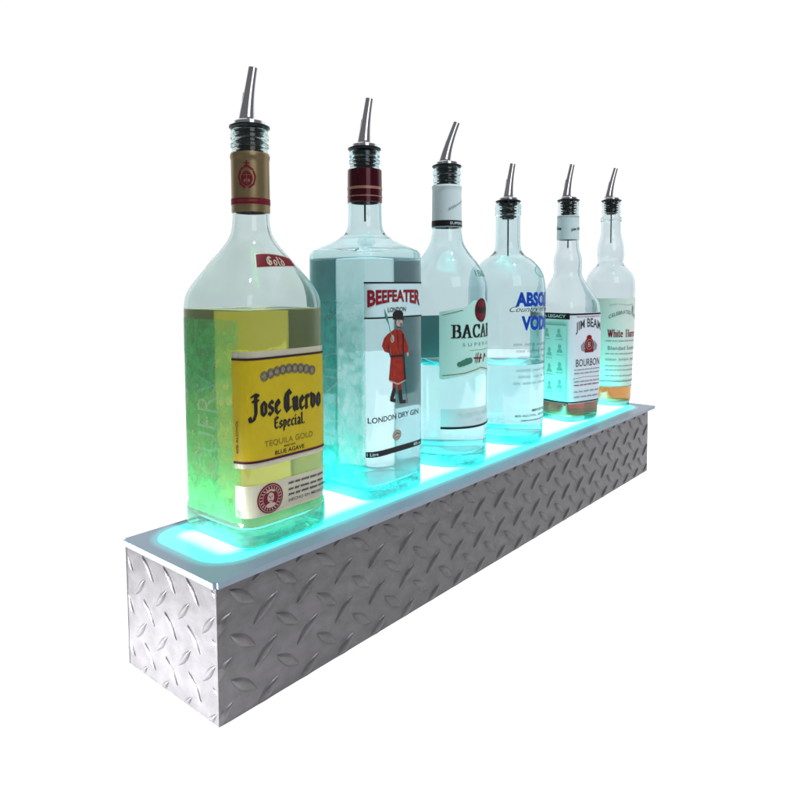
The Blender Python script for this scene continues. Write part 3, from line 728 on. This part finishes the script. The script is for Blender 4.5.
# ================================================================== bottle 5: square bourbon
R5 = math.radians(-15)
b5 = empty('liquor_bottle', 'square-sided bottle with a white label, red seal and a little amber liquor below it', 'bottle', (.770, .0800, ZT), R5, GRP)
B5 = Body([(0, .0370, .0370, 4), (.0015, .0400, .0400, 4.2), (.006, .0430, .0430, 4.4), (.0394, .0445, .0445, 4.6), (.1359, .0462, .0462, 4.6), (.1916, .0455, .0455, 4.4), (.2040, .0436, .0436, 4), (.2130, .0400, .0400, 3.4), (.2228, .0355, .0355, 2.8), (.2349, .0300, .0300, 2.3), (.2450, .0255, .0255, 2),
           (.2539, .0236, .0236, 2), (.2620, .0238, .0238, 2), (.2711, .0242, .0242, 2), (.2820, .0225, .0225, 2), (.2935, .0193, .0193, 2), (.3089, .0184, .0184, 2), (.350, .0176, .0176, 2), (.356, .0170, .0170, 2), (.358, .0178, .0178, 2), (.362, .0178, .0178, 2), (.364, .0171, .0171, 2), (.368, .0178, .0178, 2), (.3728, .0176, .0176, 2)])
glass_bottle(B5, b5, M['glass_plain'], wall=.0030, base=.010)
liquid(B5, b5, M['amber_liquid'], .040, wall=.0030, base=.010)
pourer(b5, .3740, .4370, .0172, -.0035, .0060, rz=R5)
s = sleeve(B5, b5, 'neck_sleeve', M['white_foil'], .3089, .3500, .0008)
B5.table(.33, math.radians(-125))
sh = Sheet(); sh.text('JIM BEAM', .0150, .3265, .0052, .030, bold=.025, rot=.16); sh.build('lettering', M['dark'], s, B5, .0011); sh = Sheet(); sh.text('BEAM', -.0240, .3280, .0052, .016, bold=.025, rot=-.16); sh.build('lettering', M['dark'], s, B5, .0011)
Sheet().rect(-.040, .3470, .040, .3478).build('stripe', M['grey'], s, B5, .0011)
B5.table(.12, -PI / 2)
H5 = .0385   # half width of the flat face in arc length
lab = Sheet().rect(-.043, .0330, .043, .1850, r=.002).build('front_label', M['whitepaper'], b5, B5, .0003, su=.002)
Sheet().rect(-.043, .1815, .043, .1842).build('border_line', M['black'], lab, B5, .0005, su=.002)
Sheet().rect(-.043, .0340, .043, .0362).build('border_line', M['black'], lab, B5, .0005, su=.002)
def arc5(x, y): return x, y + .0075 - (x / .032) ** 2 * .0075 + .22 * y
sh = Sheet(); sh.text('JIM BEAM', .002, .1585, .0160, .0640, bold=.02, fn=arc5); sh.build('lettering', M['dark'], lab, B5, .0005); sh = Sheet()
sh.text('BOURBON', .001, .1015, .0125, .0600, bold=.01)
sh.build('lettering', M['dark'], lab, B5, .0005)
sl = Sheet().oval(.002, .1310, .0118, .0125, 30); sl.stroke([(-.006, .121), (.010, .121)], .006); sl.oval(.002, .1435, .0065, .0040, 16)
seal = sl.build('seal', M['red'], lab, B5, .0005)
sh = Sheet().annulus(.002, .1315, .0080, .0087, 26); sh.stroke([(-.0008, .1275), (-.0008, .1350)], .0014); sh.stroke([(-.0008, .1350), (.0035, .1350), (.0045, .1330), (-.0008, .1315), (.0048, .1300), (.0035, .1278), (-.0008, .1278)], .0010)
sh.build('seal_lines', M['skin'], seal, B5, .0008)
sh = Sheet()
for sx in (-1, 1): Sheet().poly([(.002 + sx * .0125, .1380), (.002 + sx * .0210, .1300), (.002 + sx * .0190, .1220), (.002 + sx * .0100, .1190)]).build('wheat_print', M['grey'], lab, B5, .0005)
sh = Sheet()
for y, h in ((.0900, .0018), (.0840, .0022), (.0700, .0024), (.0530, .0034), (.0440, .0030)): sh.scribble(-.032, .033, y, h, .0007, rise=.0)
sh.stroke([(-.034, .0750), (-.01, .0775), (.034, .0760)], .0007)
sh.build('small_print', M['grey'], lab, B5, .0005)
sh = Sheet(); sh.text('KENTUCKY STRAIGHT BOURBON WHISKEY', .002, .1785, .0022, .060, bold=.01); sh.scribble(-.032, .033, .0640, .0024, .0006); sh.build('small_print', M['red'], lab, B5, .0005)
B5.table(.12, PI)
sd = Sheet().rect(-.040, .0330, .0400, .1742, r=.002).build('side_label', M['mint'], b5, B5, .0003, su=.002)  # mint here is the LED glow put into the paper's colour
bk = Sheet().rect(-.042, .1745, .0415, .1850).build('side_banner', M['black'], b5, B5, .0005, su=.002)
sh = Sheet(); sh.text('A LEGACY', .012, .1797, .0052, .046, bold=.02); sh.build('lettering', M['mint'], bk, B5, .0008)
sh = Sheet()
for x, y in ((.022, .150), (-.004, .150), (.024, .124), (.002, .118), (-.022, .124), (.024, .094), (.002, .090), (-.022, .094), (.024, .064), (.002, .060), (-.022, .064)):
    sh.oval(x, y + .0045, .0032, .0042, 14); sh.poly([(x - .0062, y - .0055), (x + .0062, y - .0055), (x + .0040, y - .0005), (x, y + .001), (x - .0040, y - .0005)]); sh.scribble(x - .007, x + .008, y - .0095, .0014, .0005)
sh.stroke([(-.036, .1650), (.034, .1650)], .0030, .0020); sh.stroke([(.0365, .040), (.0365, .168)], .0005); sh.stroke([(.0365, .168), (-.036, .168)], .0005)
sh.build('portrait_print', M['faded'], sd, B5, .0005)
Sheet().rect(-.040, .0332, .040, .0362).build('border_line', M['black'], sd, B5, .0006, su=.002)

# ================================================================== bottle 6: round scotch
b6 = empty('liquor_bottle', 'slim round bottle with bulged neck and pale cream label, farthest right', 'bottle', (.9536, .0800, ZT), 0, GRP)
B6 = rb_([(0, .0345), (.0015, .0375), (.006, .0400), (.0153, .0412), (.10, .0440), (.2018, .0466), (.2212, .0464), (.2310, .0458), (.2406, .0435), (.2480, .0392), (.2561, .0315), (.2620, .0258), (.2677, .0234), (.2760, .0250), (.2832, .0257), (.2930, .0252), (.3024, .0238), (.3150, .0205), (.3275, .0188), (.3400, .0186), (.3440, .0188), (.3455, .0202), (.3500, .0202),
          (.3520, .0178), (.3580, .0172), (.3600, .0180), (.3640, .0180), (.3660, .0172), (.3720, .0172), (.3740, .0180), (.3780, .0180), (.3795, .0172)])
B6.rows = [(z * 1.026, a, b, n) for z, a, b, n in B6.rows]
glass_bottle(B6, b6, M['glass_plain'], wall=.0028, base=.009)
liquid(B6, b6, M['straw_liquid'], .040, base=.009)
pourer(b6, .3905, .4545, .0172, -.0050, .0075)
B6.table(.12, math.radians(-120))
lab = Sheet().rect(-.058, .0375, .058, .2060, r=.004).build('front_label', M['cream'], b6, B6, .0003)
sh = Sheet(); sh.glyphs('White', SF, -.0325, .1330, .0135, .14, .05, 0, gap=.06, xmax=-.0045); sh.glyphs('Horse', SF, .0020, .1330, .0135, .14, .05, 0, gap=.06, xmax=.0320)
sh.build('lettering', M['red'], lab, B6, .0006)
def arc6(x, y): return x, y + .010 - (x / .034) ** 2 * .012
sh = Sheet(); sh.text('CELEBRATED OLD', 0, .1700, .0068, .062, bold=.02, fn=arc6); sh.text('Blended Scotch', .001, .1120, .0075, .066, bold=.01)
for y, h in ((.1255, .0020), (.1010, .0020), (.0900, .0050), (.0780, .0016), (.0700, .0016), (.0590, .0016)): sh.scribble(-.036, .040, y, h, .0006)
sh.stroke([(-.030, .1930), (-.015, .1955), (.005, .1930), (.02, .195)], .0005)
sh.build('small_print', M['grey'], lab, B6, .0006)
Sheet().oval(.019, .1850, .0035, .0075, 14).build('crest_print', M['grey'], lab, B6, .0006)
Sheet().rect(-.058, .0480, .058, .0490).build('border_line', M['black'], lab, B6, .0006)
Sheet().rect(-.058, .0505, .058, .0508).build('border_line', M['black'], lab, B6, .0006)
Sheet().rect(-.058, .0378, .058, .0386).build('border_line', M['olive'], lab, B6, .0006)

# ================================================================== the shelf
shelf = empty('display_shelf', 'long diamond plate steel shelf with a cyan lit frosted top holding six bottles', 'shelf', (0, 0, 0))
L_, W_, H_ = .9467, .1436, .1138
def lozenge_plate(name, W, H, la, lb, pitch, length, width, to_world, parent, height=.0021):
    """sheet of tread plate: raised lens-shaped lugs on a lattice, clipped at the panel's edges. la/lb lattice origins for the two leanings"""
    bm = bmesh.new()
    step = .006
    vs = {}
    nx, ny = max(2, int(W / step)), max(2, int(H / step))
    for i in range(nx + 1):
        for j in range(ny + 1): vs[i, j] = bm.verts.new((W * i / nx, H * j / ny, 0))
    for i in range(nx):
        for j in range(ny): bm.faces.new((vs[i, j], vs[i + 1, j], vs[i + 1, j + 1], vs[i, j + 1]))
    lug = bmesh.new()
    for (ox, oy), ang in ((la[0], la[1]), (lb[0], lb[1])):
        for i in range(-2, int(W / pitch[0]) + 3):
            for j in range(-2, int(H / pitch[1]) + 3):
                cx, cy = ox + i * pitch[0], oy + j * pitch[1]
                if not (-length < cx < W + length and -length < cy < H + length): continue
                c, s = math.cos(ang), math.sin(ang); N = 18; K = 10; g = []
                hh = height * random.uniform(.9, 1.1)
                for a in range(N + 1):
                    t = -1 + 2 * a / N; w = width / 2 * (1 - abs(t) ** 1.8) + 1e-5
                    row = []
                    for b in range(K + 1):
                        q = -1 + 2 * b / K; q = math.copysign(abs(q) ** .7, q)
                        z = hh * (1 - abs(t) ** 4.0) ** .8 * (1 - abs(q) ** 2.3) - .00015
                        x, y = t * length / 2, q * w
                        row.append(lug.verts.new((cx + x * c - y * s, cy + x * s + y * c, z)))
                    g.append(row)
                for a in range(N):
                    for b in range(K): lug.faces.new((g[a][b], g[a + 1][b], g[a + 1][b + 1], g[a][b + 1]))
    for v in lug.verts:               # the lugs are pressed flat where the sheet is folded and cut
        e = min(v.co.x, W - v.co.x, v.co.y, H - v.co.y)
        if v.co.z > 0: v.co.z *= max(.02, min(1, e / .0045))
    for co, no in (((.0002, 0, 0), (-1, 0, 0)), ((W - .0002, 0, 0), (1, 0, 0)), ((0, .0002, 0), (0, -1, 0)), ((0, H - .0002, 0), (0, 1, 0))):
        bmesh.ops.bisect_plane(lug, geom=lug.verts[:] + lug.edges[:] + lug.faces[:], plane_co=co, plane_no=no, clear_outer=True)
    t = bpy.data.meshes.new('t'); lug.to_mesh(t); lug.free(); bm.from_mesh(t); bpy.data.meshes.remove(t)
    # return edges, giving the sheet a thickness
    T = .002
    for p0, p1 in (((0, 0), (W, 0)), ((W, 0), (W, H)), ((W, H), (0, H)), ((0, H), (0, 0))):
        bm.faces.new([bm.verts.new((*p0, 0)), bm.verts.new((*p1, 0)), bm.verts.new((*p1, -T)), bm.verts.new((*p0, -T))])
    bm.faces.new([bm.verts.new(p) for p in ((0, 0, -T), (W, 0, -T), (W, H, -T), (0, H, -T))])
    for v in bm.verts: v.co = to_world(v.co)
    bmesh.ops.recalc_face_normals(bm, faces=bm.faces[:])
    me = bpy.data.meshes.new(name); bm.to_mesh(me); bm.free()
    o = link(name, me, M['metal'], parent)
    autosmooth(me, 50)
    return o
a_f = math.atan2(.020, .0262)
E0 = .0004
lozenge_plate('front_plate', L_, H_, ((.0247, .0988 - .0374 * 3), -a_f), ((.0247 + .02335, .0801 - .0374 * 3), a_f), (.0467, .0374), .0330, .0105,
              lambda c: Vector((c.x, -c.z, c.y)), shelf)
# end plate: local x runs from the back edge (0) to the front edge (W) as seen from outside
lozenge_plate('end_plate', W_ - .0042, H_, ((W_ - .0021 - .1043, .101 - .0402 * 3), -math.radians(47)), ((W_ - .0021 - .0834, .080 - .0402 * 3), math.radians(47)), (.0354, .0402), .0275, .0070,
              lambda c: Vector((E0 - c.z, W_ - .0021 - c.x, c.y)), shelf)
lozenge_plate('end_plate', W_ - .0042, H_, ((.0393, .101 - .0402 * 3), -math.radians(47)), ((.0571, .080 - .0402 * 3), math.radians(47)), (.0354, .0402), .0275, .0070,
              lambda c: Vector((L_ - E0 + c.z, .0021 + c.x, c.y)), shelf)
lozenge_plate('back_plate', L_, H_, ((.0247, .0988 - .0374 * 3), -a_f), ((.0247 + .02335, .0801 - .0374 * 3), a_f), (.0467, .0374), .0330, .0105,
              lambda c: Vector((L_ - c.x, W_ + c.z, c.y)), shelf)
bm = bmesh.new(); bmesh.ops.create_cube(bm, size=1)
for v in bm.verts: v.co = Vector(((v.co.x + .5) * (L_ - .01) + .005, (v.co.y + .5) * (W_ - .01) + .005, (v.co.z + .5) * .004 + .0005))
from_bm('base_plate', bm, M['metal'], shelf)
# acrylic top sheet
bm = bmesh.new(); bmesh.ops.create_cube(bm, size=1)
X0, X1, Y0, Y1 = -.0030, .9790, -.0032, W_ + .0010
for v in bm.verts: v.co = Vector((X0 + (v.co.x + .5) * (X1 - X0), Y0 + (v.co.y + .5) * (Y1 - Y0), .1140 + (v.co.z + .5) * .0050))
bmesh.ops.bevel(bm, geom=[e for e in bm.edges if abs(e.verts[0].co.z - e.verts[1].co.z) > .001], offset=.003, segments=4, affect='EDGES')
pn = from_bm('light_panel', bm, M['panel'], shelf); autosmooth(pn.data, 40)

# ================================================================== white studio floor
bm = bmesh.new(); fwd = Vector((.767, .642, 0)); sdw = Vector((.642, -.767, 0)); c0 = Vector((-.294, -.440, 0))
bm.faces.new([bm.verts.new(c0 + fwd * a + sdw * b) for a, b in ((-.05, -2.1), (-.05, 1.35), (3.6, 1.35), (3.6, -2.1))])
bmesh.ops.recalc_face_normals(bm, faces=bm.faces[:])
if bm.faces[:][0].normal.z < 0: bmesh.ops.reverse_faces(bm, faces=bm.faces[:])
fl = from_bm('floor', bm, mat('white_studio_floor', (.93, .93, .93), .9, spec=.1), None)
fl.location = (0, 0, -.0006); fl['kind'] = 'structure'; fl['label'] = 'plain white seamless studio floor under the shelf'

# ================================================================== light
w = bpy.data.worlds.new('World'); SC.world = w; w.use_nodes = True
nt = w.node_tree; bg = nt.nodes['Background']
tc = nt.nodes.new('ShaderNodeTexCoord'); dp = nt.nodes.new('ShaderNodeVectorMath'); dp.operation = 'DOT_PRODUCT'
dp.inputs[1].default_value = (.767, .642, 0); nt.links.new(tc.outputs['Generated'], dp.inputs[0])
# world shaped: white ahead, dimmed behind the camera for contrast on steel and glass
mr = nt.nodes.new('ShaderNodeMapRange'); mr.inputs[1].default_value = .05; mr.inputs[2].default_value = .62
mr.inputs[3].default_value = .15; mr.inputs[4].default_value = 1.06; mr.interpolation_type = 'SMOOTHSTEP'
nt.links.new(dp.outputs['Value'], mr.inputs[0]); nt.links.new(mr.outputs[0], bg.inputs[1])
bg.inputs[0].default_value = (1, 1, 1, 1)

def lamp(name, kind, loc, target, energy, size=None, angle=None, col=(1, 1, 1)):
    l = bpy.data.lights.new(name, kind); l.energy = energy; l.color = col
    if size: l.shape = 'RECTANGLE'; l.size, l.size_y = size
    if angle: l.angle = math.radians(angle)
    o = bpy.data.objects.new(name, l); COL.objects.link(o); o.location = loc
    o.rotation_euler = (Vector(target) - Vector(loc)).to_track_quat('-Z', 'Y').to_euler()
    return o
lamp('overhead_lamp', 'SUN', (.5, -.9, 3), (.5, .1, 0), 4.3, angle=3)  # added sun that burns the floor out to white, its shadow thrown behind
l = lamp('left_softbox', 'AREA', (-.52, .16, .04), (0, .07, .0), 4.0, size=(.34, .14)); l.data.spread = math.radians(36)  # added area light, kept low and narrow to brighten the end plate
lamp('front_softbox', 'AREA', (-.55, -1.9, 1.3), (.45, .07, .25), 7, size=(1.1, 1.1))

# ================================================================== camera
cam = bpy.data.cameras.new('camera'); co = bpy.data.objects.new('camera', cam); COL.objects.link(co)
co.location = (-.29420, -.43993, .35178); co.rotation_euler = (1.509366, .0046823, -.874972)
cam.sensor_width = 36; cam.lens = 662.87 / 800 * 36
cam.shift_x = -.0050; cam.shift_y = -.0928; cam.clip_start = .01; cam.clip_end = 200
SC.camera = co

SC.render.engine = 'CYCLES'
cy = SC.cycles
cy.use_denoising = True
try: cy.denoiser = 'OPENIMAGEDENOISE'
except Exception: pass
cy.max_bounces = 24; cy.transmission_bounces = 22; cy.glossy_bounces = 10; cy.diffuse_bounces = 4; cy.transparent_max_bounces = 8
cy.sample_clamp_indirect = 6; cy.blur_glossy = .4; cy.caustics_reflective = True; cy.caustics_refractive = True
SC.view_settings.view_transform = 'Standard'; SC.view_settings.look = 'None'; SC.view_settings.exposure = 0; SC.view_settings.gamma = 1
